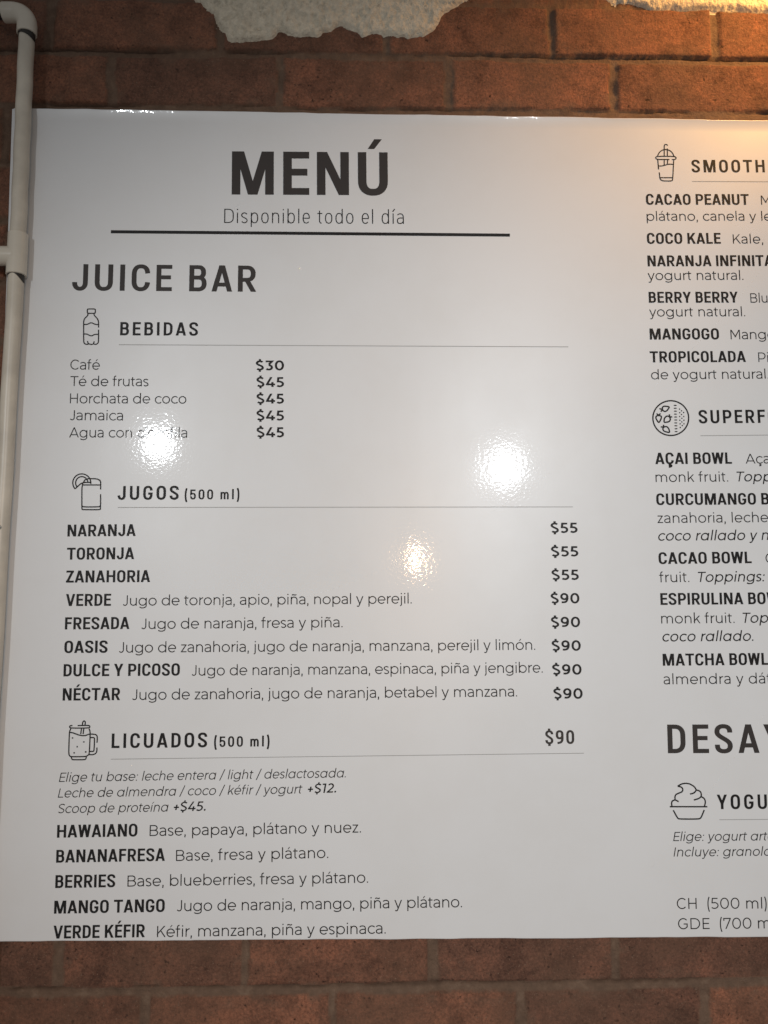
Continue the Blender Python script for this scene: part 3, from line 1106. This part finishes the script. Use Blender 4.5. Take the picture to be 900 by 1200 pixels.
TEXTS = [
 ('heading', 'title', 'MENÚ', -196.1, 588.2, 41.8, 589.3),
 ('subtitle', 'thin', 'Disponible todo el día', -206.8, 543.2, 65.7, 544.0),
 ('heading', 'head', 'JUICE BAR', -431.5, 436.6, -157.8, 435.9),
 ('section_title', 'sect', 'BEBIDAS', -358.5, 368.0, -243.4, 367.9),
 ('drink_name', 'text', 'Café', -430.2, 315.9, -386.9, 315.6),
 ('drink_name', 'text', 'Té de frutas', -429.4, 290.9, -314.9, 290.8),
 ('drink_name', 'text', 'Horchata de coco', -429.1, 264.9, -258.8, 264.8),
 ('drink_name', 'text', 'Jamaica', -429.4, 239.8, -351.1, 239.4),
 ('drink_name', 'text', 'Agua con clorofila', -428.6, 214.1, -256.7, 213.7),
 ('price', 'price', '$30', -157.0, 315.3, -115.1, 315.4),
 ('price', 'price', '$45', -155.8, 290.1, -114.9, 290.1),
 ('price', 'price', '$45', -155.5, 264.9, -114.8, 265.0),
 ('price', 'price', '$45', -155.3, 239.6, -114.6, 239.6),
 ('price', 'price', '$45', -154.9, 214.4, -114.4, 214.4),
 ('section_title', 'sect', 'JUGOS', -355.9, 121.9, -267.4, 121.9),
 ('serving_size', 'size', '(500 ml)', -258.8, 122.2, -178.8, 122.3),
 ('item_name', 'name', 'NARANJA', -426.5, 68.5, -328.4, 68.9),
 ('item_name', 'name', 'TORONJA', -426.3, 34.9, -329.7, 35.2),
 ('item_name', 'name', 'ZANAHORIA', -426.5, 1.9, -306.0, 2.1),
 ('item_name', 'name', 'VERDE', -425.7, -31.7, -361.3, -31.7),
 ('item_name', 'name', 'FRESADA', -425.9, -65.0, -334.1, -65.0),
 ('item_name', 'name', 'OASIS', -425.7, -98.4, -364.4, -98.4),
 ('item_name', 'name', 'DULCE Y PICOSO', -425.8, -131.3, -261.0, -131.6),
 ('item_name', 'name', 'NÉCTAR', -425.9, -165.2, -344.9, -165.3),
 ('item_description', 'text', 'Jugo de toronja, apio, piña, nopal y perejil.', -345.5, -31.7, 72.7, -31.1),
 ('item_description', 'text', 'Jugo de naranja, fresa y piña.', -318.3, -65.2, -28.0, -64.7),
 ('item_description', 'text', 'Jugo de zanahoria, jugo de naranja, manzana, perejil y limón.', -349.3, -98.5, 252.2, -99.2),
 ('item_description', 'text', 'Jugo de naranja, manzana, espinaca, piña y jengibre.', -245.2, -131.9, 262.3, -132.0),
 ('item_description', 'text', 'Jugo de zanahoria, jugo de naranja, betabel y manzana.', -328.9, -165.3, 224.2, -165.7),
 ('price', 'price', '$55', 279.2, 71.2, 319.3, 71.3),
 ('price', 'price', '$55', 278.9, 36.4, 319.4, 36.5),
 ('price', 'price', '$55', 278.8, 2.0, 319.1, 2.0),
 ('price', 'price', '$90', 276.6, -32.3, 319.0, -32.4),
 ('price', 'price', '$90', 276.2, -66.9, 319.0, -66.9),
 ('price', 'price', '$90', 276.3, -100.9, 319.0, -101.0),
 ('price', 'price', '$90', 276.2, -135.2, 319.2, -135.3),
 ('price', 'price', '$90', 277.1, -169.6, 319.7, -169.8),
 ('section_title', 'sect', 'LICUADOS', -355.2, -232.0, -220.6, -232.3),
 ('serving_size', 'size', '(500 ml)', -210.9, -232.0, -132.0, -232.1),
 ('price', 'cprice', '$90', 263.8, -233.5, 305.7, -233.5),
 ('section_note', 'note', 'Elige tu base: leche entera / light / deslactosada.', -427.4, -277.7, -23.8, -276.5),
 ('section_note', 'note', 'Leche de almendra / coco / kéfir / yogurt', -428.2, -299.2, -84.7, -297.9),
 ('surcharge', 'bnote', '+$12.', -78.3, -297.8, -37.6, -297.3),
 ('section_note', 'note', 'Scoop de proteína', -428.0, -320.4, -273.5, -320.2),
 ('surcharge', 'bnote', '+$45.', -267.0, -320.1, -221.6, -319.8),
 ('item_name', 'name', 'HAWAIANO', -427.6, -353.7, -316.0, -353.5),
 ('item_name', 'name', 'BANANAFRESA', -427.7, -387.4, -276.9, -387.3),
 ('item_name', 'name', 'BERRIES', -427.8, -421.4, -345.1, -421.5),
 ('item_name', 'name', 'MANGO TANGO', -428.3, -455.6, -275.9, -455.8),
 ('item_name', 'name', 'VERDE KÉFIR', -428.3, -488.7, -302.6, -489.0),
 ('item_description', 'text', 'Base, papaya, plátano y nuez.', -299.0, -353.3, -2.2, -352.8),
 ('item_description', 'text', 'Base, fresa y plátano.', -261.5, -387.7, -48.3, -386.8),
 ('item_description', 'text', 'Base, blueberries, fresa y plátano.', -328.2, -421.1, 7.7, -421.3),
 ('item_description', 'text', 'Jugo de naranja, mango, piña y plátano.', -260.2, -455.3, 139.9, -456.7),
 ('item_description', 'text', 'Kéfir, manzana, piña y espinaca.', -285.8, -489.3, 32.1, -490.2),
 ('section_title', 'sect', 'SMOOTH|IES', 514.0, 631.0, 629.2, 632.2),
 ('item_name', 'name', 'CACAO PEANUT', 440.3, 577.9, 601.5, 579.3),
 ('item_name', 'name', 'COCO KALE', 439.5, 515.3, 554.5, 516.4),
 ('item_name', 'name', 'NARANJA INFINIT|A', 439.1, 479.5, 619.8, 481.3),
 ('item_name', 'name', 'BERRY BERRY', 438.8, 422.0, 576.8, 423.0),
 ('item_name', 'name', 'MANGOGO', 438.1, 364.5, 544.8, 365.2),
 ('item_name', 'name', 'TROPICOLADA', 437.0, 329.0, 584.5, 330.2),
 ('item_description', 'text', 'M|', 620.6, 579.5, 633.1, 579.6),
 ('item_description', 'text', 'plátano, canela y l|eche', 440.4, 552.1, 621.3, 553.9),
 ('item_description', 'text', 'Kale,', 573.5, 516.7, 620.5, 517.2),
 ('item_description', 'text', 'yogurt natural.', 438.5, 457.8, 586.8, 459.1),
 ('item_description', 'text', 'Blu|eberries', 596.2, 423.0, 622.6, 423.3),
 ('item_description', 'text', 'yogurt natural.', 438.7, 400.5, 586.8, 401.6),
 ('item_description', 'text', 'Mang|o', 562.7, 365.4, 617.0, 366.0),
 ('item_description', 'text', 'P|iña', 603.7, 330.2, 614.5, 330.3),
 ('item_description', 'text', 'de yogurt natural|.', 437.8, 302.9, 613.5, 304.4),
 ('section_title', 'sect', 'SUPERF|OODS', 508.0, 235.5, 609.6, 236.3),
 ('item_name', 'name', 'AÇAI BOWL', 439.2, 173.6, 555.6, 174.0),
 ('item_description', 'text', 'Aça|i', 576.4, 174.2, 613.0, 174.5),
 ('item_description', 'text', 'monk fruit.', 438.8, 146.6, 548.5, 147.2),
 ('toppings_note', 'mnote', 'T|oppings:', 558.9, 147.3, 569.4, 147.5),
 ('item_name', 'name', 'CURCUMANGO| BOWL', 438.6, 112.1, 589.2, 112.5),
 ('item_description', 'text', 'zanahoria, leche', 439.3, 85.3, 606.4, 86.1),
 ('toppings_note', 'mnote', 'coco rallado y| n', 438.3, 59.0, 588.9, 59.5),
 ('item_name', 'name', 'CACAO BOWL', 438.7, 24.5, 578.2, 25.1),
 ('item_description', 'text', 'C|', 599.2, 25.0, 610.3, 25.0),
 ('item_description', 'text', 'fruit.', 438.6, -2.4, 483.4, -2.1),
 ('toppings_note', 'mnote', 'Toppings:', 493.9, -2.2, 594.8, -1.8),
 ('item_name', 'name', 'ESPIRULINA| BOWL', 439.1, -35.5, 562.7, -35.3),
 ('item_description', 'text', 'monk fruit.', 439.2, -62.6, 548.2, -62.5),
 ('toppings_note', 'mnote', 'T|oppings:', 557.9, -62.5, 568.5, -62.5),
 ('toppings_note', 'mnote', 'coco rallado.', 438.9, -88.7, 574.8, -88.8),
 ('item_name', 'name', 'MATCHA| BOWL', 439.1, -123.7, 530.5, -123.7),
 ('item_description', 'text', 'almendra y d|átil', 439.2, -150.4, 577.1, -150.5),
 ('heading', 'head', 'DESA|YUNOS', 441.6, -248.4, 576.1, -249.5),
 ('section_title', 'sect', 'YOGU|RT', 510.1, -327.7, 583.1, -328.3),
 ('section_note', 'note', 'Elige: yogurt| artesanal', 444.4, -371.1, 552.2, -372.0),
 ('section_note', 'note', 'Incluye:| granola', 444.1, -392.5, 508.2, -392.9),
 ('serving_option', 'text', 'CH', 446.0, -464.3, 474.4, -464.6),
 ('serving_option', 'text', '(500 ml)', 489.7, -464.8, 575.7, -465.9),
 ('serving_option', 'text', 'GDE', 446.7, -491.8, 491.8, -492.3),
 ('serving_option', 'text', '(7|00 ml)', 506.4, -492.5, 522.9, -492.6),
]
RULES = [
 ('title_underline', -376.3, 528.0, 227.9, 527.5, 4.84),
 ('divider_line', -359.9, 353.7, 313.1, 352.8, 0.98),
 ('divider_line', -355.3, 110.6, 313.2, 109.7, 0.95),
 ('divider_line', -355.6, -247.3, 319.4, -246.9, 0.89),
 ('divider_line', 513.7, 616.3, 748.2, 617.6, 1.04),
 ('divider_line', 509.5, 216.7, 724.0, 218.8, 0.98),
 ('divider_line', 512.6, -342.5, 689.8, -343.7, 0.89),
]
ICONS = [
 ('bottle_icon',1.75,[(True,[(-407.0,408.1),(-396.9,408.2),(-396.0,407.1),(-395.9,402.6),(-396.7,401.5),(-406.8,401.4),(-407.7,402.5),(-407.8,407.1)]),(False,[(-406.8,401.4),(-406.7,398.9),(-408.1,396.7),(-411.1,393.8),(-412.4,390.9),(-412.7,387.6),(-411.8,358.3),(-410.7,355.4),(-408.2,354.0),(-405.1,354.2),(-403.7,354.9),(-401.2,353.9),(-399.5,354.0),(-397.1,355.0),(-396.0,354.3),(-392.9,354.1),(-390.8,355.9),(-389.9,358.4),(-390.4,376.5)]),(False,[(-390.5,379.7),(-390.7,388.4),(-391.9,392.0),(-393.7,394.6),(-396.6,397.5),(-397.7,399.3),(-397.7,401.5)]),(False,[(-406.3,359.1),(-404.8,354.9)]),(False,[(-396.2,358.7),(-397.3,355.0)]),(False,[(-412.6,384.3),(-407.7,384.4),(-405.3,385.5),(-403.2,386.8),(-400.1,386.8),(-397.6,385.5),(-395.1,384.4),(-390.6,384.4)]),(False,[(-412.2,369.9),(-407.3,369.7),(-404.8,368.4),(-402.3,367.2),(-399.5,367.2),(-397.1,368.7),(-394.7,369.4),(-390.2,369.4)])],[]),
 ('juice_glass_icon',1.81,[(False,[(-380.7,137.0),(-381.0,152.9),(-408.1,153.0),(-407.0,108.7),(-406.0,107.5),(-380.8,107.4),(-380.1,108.7),(-380.5,130.1)]),(False,[(-407.8,143.8),(-380.9,143.7)]),(False,[(-406.9,113.3),(-405.4,111.5),(-382.1,111.5),(-380.5,113.2)]),(False,[(-417.6,138.0),(-418.9,139.7),(-420.0,141.6),(-420.7,143.7),(-421.1,145.8),(-421.2,148.0),(-420.9,150.2),(-420.2,152.2),(-419.3,154.1),(-418.0,155.9),(-416.5,157.3),(-414.7,158.5),(-412.8,159.4),(-410.7,159.9),(-408.6,160.1),(-406.5,159.9),(-404.4,159.4),(-402.4,158.5),(-400.5,157.3),(-398.9,155.9),(-397.5,154.2),(-396.4,152.3),(-395.7,150.2),(-395.2,148.1),(-395.1,145.9),(-395.2,147.6),(-408.0,147.4),(-417.5,138.2)]),(False,[(-415.2,141.4),(-415.9,142.6),(-416.5,143.9),(-416.9,145.2),(-417.0,146.6),(-417.0,147.9),(-416.8,149.3),(-416.4,150.6),(-415.8,151.8),(-415.0,152.9),(-414.1,153.9),(-413.1,154.7),(-411.9,155.3),(-410.6,155.7),(-409.3,156.0),(-408.0,156.0),(-406.7,155.9),(-405.4,155.5),(-404.2,154.9),(-403.0,154.2),(-402.0,153.2),(-401.1,152.2),(-400.4,151.0),(-399.8,149.7),(-399.5,148.4)])],[]),
 ('mason_jar_icon',1.75,[(False,[(-410.8,-200.1),(-413.8,-200.1),(-415.0,-201.7),(-413.7,-203.6),(-387.7,-203.8),(-386.0,-202.0),(-387.8,-200.0),(-403.5,-200.2)]),(False,[(-396.9,-199.5),(-396.6,-195.2),(-394.7,-193.5),(-392.8,-195.2),(-393.3,-199.6)]),(False,[(-412.9,-204.1),(-414.3,-207.3),(-414.9,-210.9),(-414.9,-239.1),(-413.5,-242.0),(-411.7,-243.3),(-390.9,-243.3),(-387.7,-241.5),(-386.0,-239.4),(-385.6,-211.3),(-386.1,-207.6),(-387.5,-204.7)]),(False,[(-414.8,-209.5),(-410.9,-209.9),(-406.5,-211.4),(-401.3,-213.4),(-396.1,-214.4),(-391.8,-214.1),(-388.1,-212.5),(-385.2,-212.1),(-378.6,-212.6),(-376.0,-214.3),(-375.4,-217.9),(-375.7,-224.4)]),(False,[(-375.6,-230.9),(-375.6,-236.6),(-377.1,-239.2),(-380.7,-240.8),(-386.0,-240.7)]),(False,[(-385.7,-217.0),(-380.7,-217.0),(-379.2,-218.2),(-379.6,-235.5),(-380.5,-236.2),(-385.6,-236.2)]),(False,[(-398.0,-204.6),(-399.0,-212.2)]),(False,[(-394.8,-204.6),(-395.6,-212.2)]),(False,[(-411.3,-243.4),(-409.9,-247.0),(-409.0,-247.4),(-392.2,-247.6),(-390.8,-246.5),(-390.0,-243.7)])],[(-410.2,-217.3,1.22,1.15),(-394.2,-222.9,1.3,0.99),(-403.4,-229.5,0.99,1.3),(-407.3,-237.9,1.22,1.15),(-391.1,-236.8,1.37,1.15)]),
 ('smoothie_cup_icon',1.69,[(False,[(471.0,641.6),(471.4,651.0)]),(False,[(471.6,656.9),(472.1,672.9),(472.8,675.4),(474.5,676.1),(476.5,675.8),(477.7,674.1)]),(False,[(477.0,669.5),(476.5,657.0)]),(False,[(476.8,651.1),(475.9,643.8)]),(False,[(461.2,657.5),(464.0,662.8),(468.1,666.3),(472.2,667.7),(476.9,667.6),(481.5,665.7),(484.7,662.3),(486.9,657.1)]),(False,[(483.3,651.5),(488.3,651.6),(490.3,653.3),(490.1,655.1),(487.2,656.8),(460.4,656.5),(457.9,654.7),(458.2,653.0),(460.8,651.3),(479.6,651.5)]),(False,[(461.2,650.9),(461.9,635.3)]),(False,[(462.7,630.5),(463.8,616.7),(481.6,616.5),(483.3,618.2),(486.3,651.2)]),(False,[(464.0,621.8),(483.8,622.0)]),(False,[(461.8,640.9),(467.1,640.8),(471.9,642.0),(477.3,643.8),(481.3,644.0),(485.7,643.5)])],[]),
 ('fruit_bowl_icon',2.12,[(True,[(492.6,243.5),(492.5,247.6),(491.7,251.6),(490.3,255.3),(488.3,258.9),(485.8,262.0),(482.8,264.7),(479.3,266.9),(475.6,268.6),(471.6,269.7),(467.5,270.2),(463.3,270.0),(459.1,269.2),(455.2,267.8),(451.4,265.9),(448.0,263.4),(445.0,260.5),(442.4,257.1),(440.4,253.5),(439.0,249.6),(438.2,245.6),(438.1,241.5),(438.6,237.5),(439.7,233.6),(441.4,230.0),(443.6,226.7),(446.4,223.7),(449.6,221.3),(453.2,219.3),(457.0,217.9),(461.1,217.2),(465.2,217.0),(469.4,217.4),(473.5,218.5),(477.3,220.2),(480.9,222.3),(484.2,225.0),(487.0,228.2),(489.2,231.6),(491.0,235.4),(492.1,239.4)]),(True,[(464.7,260.9),(455.7,262.0),(453.0,259.6),(453.3,255.7),(456.2,253.5),(459.7,254.4)]),(False,[(448.6,258.1),(453.1,256.7)]),(False,[(450.7,253.2),(453.3,256.7)]),(True,[(446.9,235.7),(442.6,243.1),(443.1,246.5),(446.9,247.7),(451.2,246.5),(451.0,243.1)]),(False,[(444.0,250.6),(446.9,247.8),(450.0,250.6)]),(True,[(454.7,236.6),(455.4,243.1),(459.0,246.8),(463.3,246.1),(465.0,241.8),(462.9,238.0)]),(False,[(463.4,249.4),(463.8,245.4),(467.7,245.3)]),(True,[(463.1,221.1),(453.9,223.5),(452.3,227.4),(454.9,230.3),(458.8,230.7),(461.7,227.7)]),(False,[(453.7,233.4),(454.4,230.1),(449.5,230.0)])],[(472.8,263.0,2.5,0.92),(472.8,258.6,2.5,0.92),(472.8,254.1,2.5,0.92),(472.8,249.6,2.5,0.92),(472.8,245.2,2.5,0.92),(472.8,240.7,2.5,0.92),(472.7,236.2,2.5,0.92),(472.7,231.8,2.5,0.92),(472.7,227.3,2.5,0.92),(472.7,222.9,2.5,0.92),(479.3,257.3,1.08,1.08),(479.3,251.8,1.08,1.08),(479.0,246.0,1.08,1.08),(479.1,240.3,1.08,1.08),(479.3,234.8,1.08,1.08),(479.2,229.2,1.08,1.08),(482.2,254.7,1.08,1.08),(482.0,249.0,1.08,1.08),(482.2,243.3,1.08,1.08),(482.0,237.7,1.08,1.08),(482.4,232.1,1.08,1.08),(485.3,252.1,1.08,1.08),(485.2,246.0,1.08,1.08),(485.3,240.3,1.08,1.08),(485.1,234.8,1.08,1.08)]),
 ('frozen_yogurt_icon',2.0,[(False,[(453.9,-295.0),(457.0,-293.1),(460.8,-291.5),(466.2,-290.9),(471.5,-291.8),(475.9,-294.2),(478.9,-296.7),(480.8,-300.5),(484.8,-301.5),(487.0,-303.3),(488.0,-306.6),(487.4,-309.9),(491.5,-312.1),(493.1,-315.1),(493.3,-318.4),(491.8,-323.4)]),(False,[(480.8,-300.5),(478.6,-303.6),(475.5,-305.4),(471.3,-306.0)]),(False,[(487.4,-309.9),(484.3,-312.4),(476.6,-314.5)]),(False,[(453.9,-295.0),(458.4,-295.7),(461.0,-297.9),(461.2,-300.8),(459.6,-303.0),(455.0,-304.6),(450.7,-306.5),(449.3,-309.4),(449.4,-313.8),(445.4,-315.2),(444.0,-317.7),(444.4,-322.8)]),(False,[(449.4,-313.8),(454.5,-316.5)]),(False,[(441.2,-323.3),(495.9,-324.1)]),(False,[(446.1,-328.3),(451.7,-338.9),(453.9,-340.7),(483.0,-341.1),(486.1,-339.3),(491.2,-328.5)])],[]),
]

for row in TEXTS:
    lettering(*row)

for name, x0, y0, x1, y1, th in RULES:
    L = math.hypot(x1 - x0, y1 - y0)
    ox, oy = -(y1 - y0) / L * th / 2, (x1 - x0) / L * th / 2
    part(name, [wd(x0 + ox, y0 + oy, 0.2), wd(x0 - ox, y0 - oy, 0.2), wd(x1 - ox, y1 - oy, 0.2), wd(x1 + ox, y1 + oy, 0.2)],
         [[0, 1, 2, 3]], M_INK if name == 'title_underline' else M_RULE, board)


def soften(pts, closed):
    out = []
    n = len(pts)
    rng = range(n if closed else n - 1)
    if not closed:
        out.append(pts[0])
    for k in rng:
        p, q = pts[k], pts[(k + 1) % n]
        for t in (0.2, 0.8):
            out.append((p[0] + (q[0] - p[0]) * t, p[1] + (q[1] - p[1]) * t))
    if not closed:
        out.append(pts[-1])
    return out


for name, w, paths, dots in ICONS:
    verts, faces = [], []
    layer = 0
    for closed, pts in paths:
        layer += 1
        if len(pts) > 2:
            pts = soften(soften(pts, closed), closed)
        for poly in stroke_polys(pts, w / 2, w / 2, closed):
            ar = sum(poly[k][0] * poly[(k + 1) % 4][1] - poly[(k + 1) % 4][0] * poly[k][1] for k in range(4))
            if ar < 0:
                poly = poly[::-1]
            i0 = len(verts)
            verts += [wd(x, y, 0.22 + 0.006 * (layer % 9)) for x, y in poly]
            faces.append(list(range(i0, i0 + 4)))
    for x, y, rx, ry in dots:
        i0 = len(verts)
        verts += [wd(x + rx * math.cos(k * math.pi / 5), y + ry * math.sin(k * math.pi / 5), 0.22) for k in range(10)]
        faces.append(list(range(i0, i0 + 10)))
    part(name, verts, faces, M_INK, board)

# ------------------------------------------------------------------ water pipe on the left
PZ = 15.0
pipe = thing('water_pipe', 'cream plastic water pipe with elbow and tee running down the left edge of the board', 'pipe', wd(-512, -700, PZ))


def tube(path, segs=28, cap=True):
    """path: list of (x, y, z, radius) in board mm -> verts, faces; rings square to the path"""
    pts = [Vector(p[:3]) for p in path]
    verts, faces = [], []
    n = len(pts)
    for k in range(n):
        t = Vector((0, 0, 0))
        j = k
        d = (pts[min(n - 1, k + 1)] - pts[max(0, k - 1)])
        if d.length < 1e-6:
            d = pts[min(n - 1, k + 2)] - pts[max(0, k - 2)]
        d.normalize()
        u = Vector((0, 0, 1))
        v = d.cross(u).normalized()
        u = v.cross(d).normalized()
        for s in range(segs):
            c = 2 * math.pi * s / segs
            q = pts[k] + (u * math.cos(c) + v * math.sin(c)) * path[k][3]
            verts.append(wd(*q))
    for k in range(n - 1):
        for s in range(segs):
            a_, b_ = k * segs + s, k * segs + (s + 1) % segs
            faces.append([a_, a_ + segs, b_ + segs, b_])
    if cap:
        faces.append(list(range(segs)))
        faces.append(list(range((n - 1) * segs, n * segs))[::-1])
    return verts, faces


def straight(p, q, prof):
    """prof: list of (t along, radius); tiny doubled rings keep the steps crisp"""
    return [(p[0] + (q[0] - p[0]) * t, p[1] + (q[1] - p[1]) * t, PZ, r) for t, r in prof]


def auto_smooth(o, deg=35):
    me = o.data
    import bmesh
    bm = bmesh.new()
    bm.from_mesh(me)
    for e in bm.edges:
        if len(e.link_faces) == 2 and e.calc_face_angle(0) > math.radians(deg):
            e.smooth = False
    for f in bm.faces:
        f.smooth = True
    bm.normal_update()
    bm.to_mesh(me)
    bm.free()


PX = lambda y: -506.0 - 0.0145 * max(0.0, 480 - y) - 0.0035 * (820 - y)   # the pipe leans a little
# upper run, lower run
for (ya, yb) in ((832, 505), (462, -720)):
    n = 24
    pth = [(PX(ya + (yb - ya) * k / n) + 0.4 * math.sin(k * 1.3), ya + (yb - ya) * k / n, PZ, 11.3) for k in range(n + 1)]
    o = part('pipe_run', *tube(pth), M_PIPE, pipe)
    auto_smooth(o)
# elbow turning away to the left
pth = [(-506, 831, PZ, 13.6), (-506, 831.6, PZ, 14.4), (-506, 845, PZ, 14.4)]
for k in range(1, 10):
    t = math.radians(k * 9)
    pth.append((-506 - 20 * (1 - math.cos(t)), 846 + 20 * math.sin(t), PZ, 14.2))
pth += [(-527, 866, PZ, 14.4), (-541.4, 866, PZ, 14.4), (-542, 866, PZ, 13.6)]
auto_smooth(part('elbow', *tube(pth), M_FIT, pipe))
auto_smooth(part('hose', *tube([(-541, 866, PZ, 10.5), (-700, 868, PZ, 10.5)]), M_HOSE, pipe))
# dark glue band under the elbow, smeared edge
def band(name, y_top, y_bot, x_c, r, seed, drop):
    verts, faces = [], []
    segs, rows = 40, 4
    rr = random.Random(seed)
    for k in range(rows + 1):
        for s in range(segs):
            c = 2 * math.pi * s / segs
            yb_ = y_bot + drop(c)
            y = y_top + (yb_ - y_top) * k / rows
            verts.append(wd(x_c + r * math.sin(c), y, PZ + r * math.cos(c)))
    for k in range(rows):
        for s in range(segs):
            a_, b_ = k * segs + s, k * segs + (s + 1) % segs
            faces.append([a_, a_ + segs, b_ + segs, b_])
    return part(name, verts, faces, M_GLUE, pipe, smooth=True)


band('glue_band', 832, 822, -506, 12.2, 1, lambda c: 4.0 * max(0, math.cos(c + 0.35)) - 3.0 * math.sin(c))
band('glue_band', 455, 450.5, PX(452), 11.7, 2, lambda c: -7.0 * max(0, math.sin(c)) ** 1.5 + 2.2 * math.cos(c * 2))
# tee
o = part('tee_fitting', *tube([(PX(516), 516.6, PZ, 13.2), (PX(516), 516, PZ, 14.0), (PX(505), 497, PZ, 14.2), (PX(470), 470, PZ, 14.2), (PX(455), 453.6, PZ, 14.2), (PX(455), 453, PZ, 13.2)]), M_FIT, pipe)
auto_smooth(o)
auto_smooth(part('tee_branch', *tube([(-508, 482.5, PZ, 13.9), (-520, 482.5, PZ, 14.2), (-548, 482.5, PZ, 14.2), (-548.6, 482.5, PZ, 13.2)]), M_FIT, pipe))
auto_smooth(part('branch_run', *tube([(-545, 482.5, PZ, 11.3), (-760, 480, PZ, 11.3)]), M_PIPE, pipe))


# little slotted screw through the lower run
def screw(x, y, z):
    verts, faces = [], []
    segs = 20
    prof = [(3.2, 0.0), (3.2, 0.8), (2.8, 1.7), (1.8, 2.3), (0.6, 2.5)]
    for r, h in prof:
        for s in range(segs):
            c = 2 * math.pi * s / segs
            zz_ = h - (1.1 if abs(math.sin(c + 0.25)) * r < 0.55 and h > 0.5 else 0.0)
            verts.append(wd(x + r * math.cos(c), y + r * math.sin(c), z + zz_))
    for k in range(len(prof) - 1):
        for s in range(segs):
            a_, b_ = k * segs + s, k * segs + (s + 1) % segs
            faces.append([a_, b_, b_ + segs, a_ + segs])
    faces.append([(len(prof) - 1) * segs + s for s in range(segs)])
    part('screw', verts, faces, M_STEEL, pipe)


screw(-512.6, 80.5, PZ + 10.9)
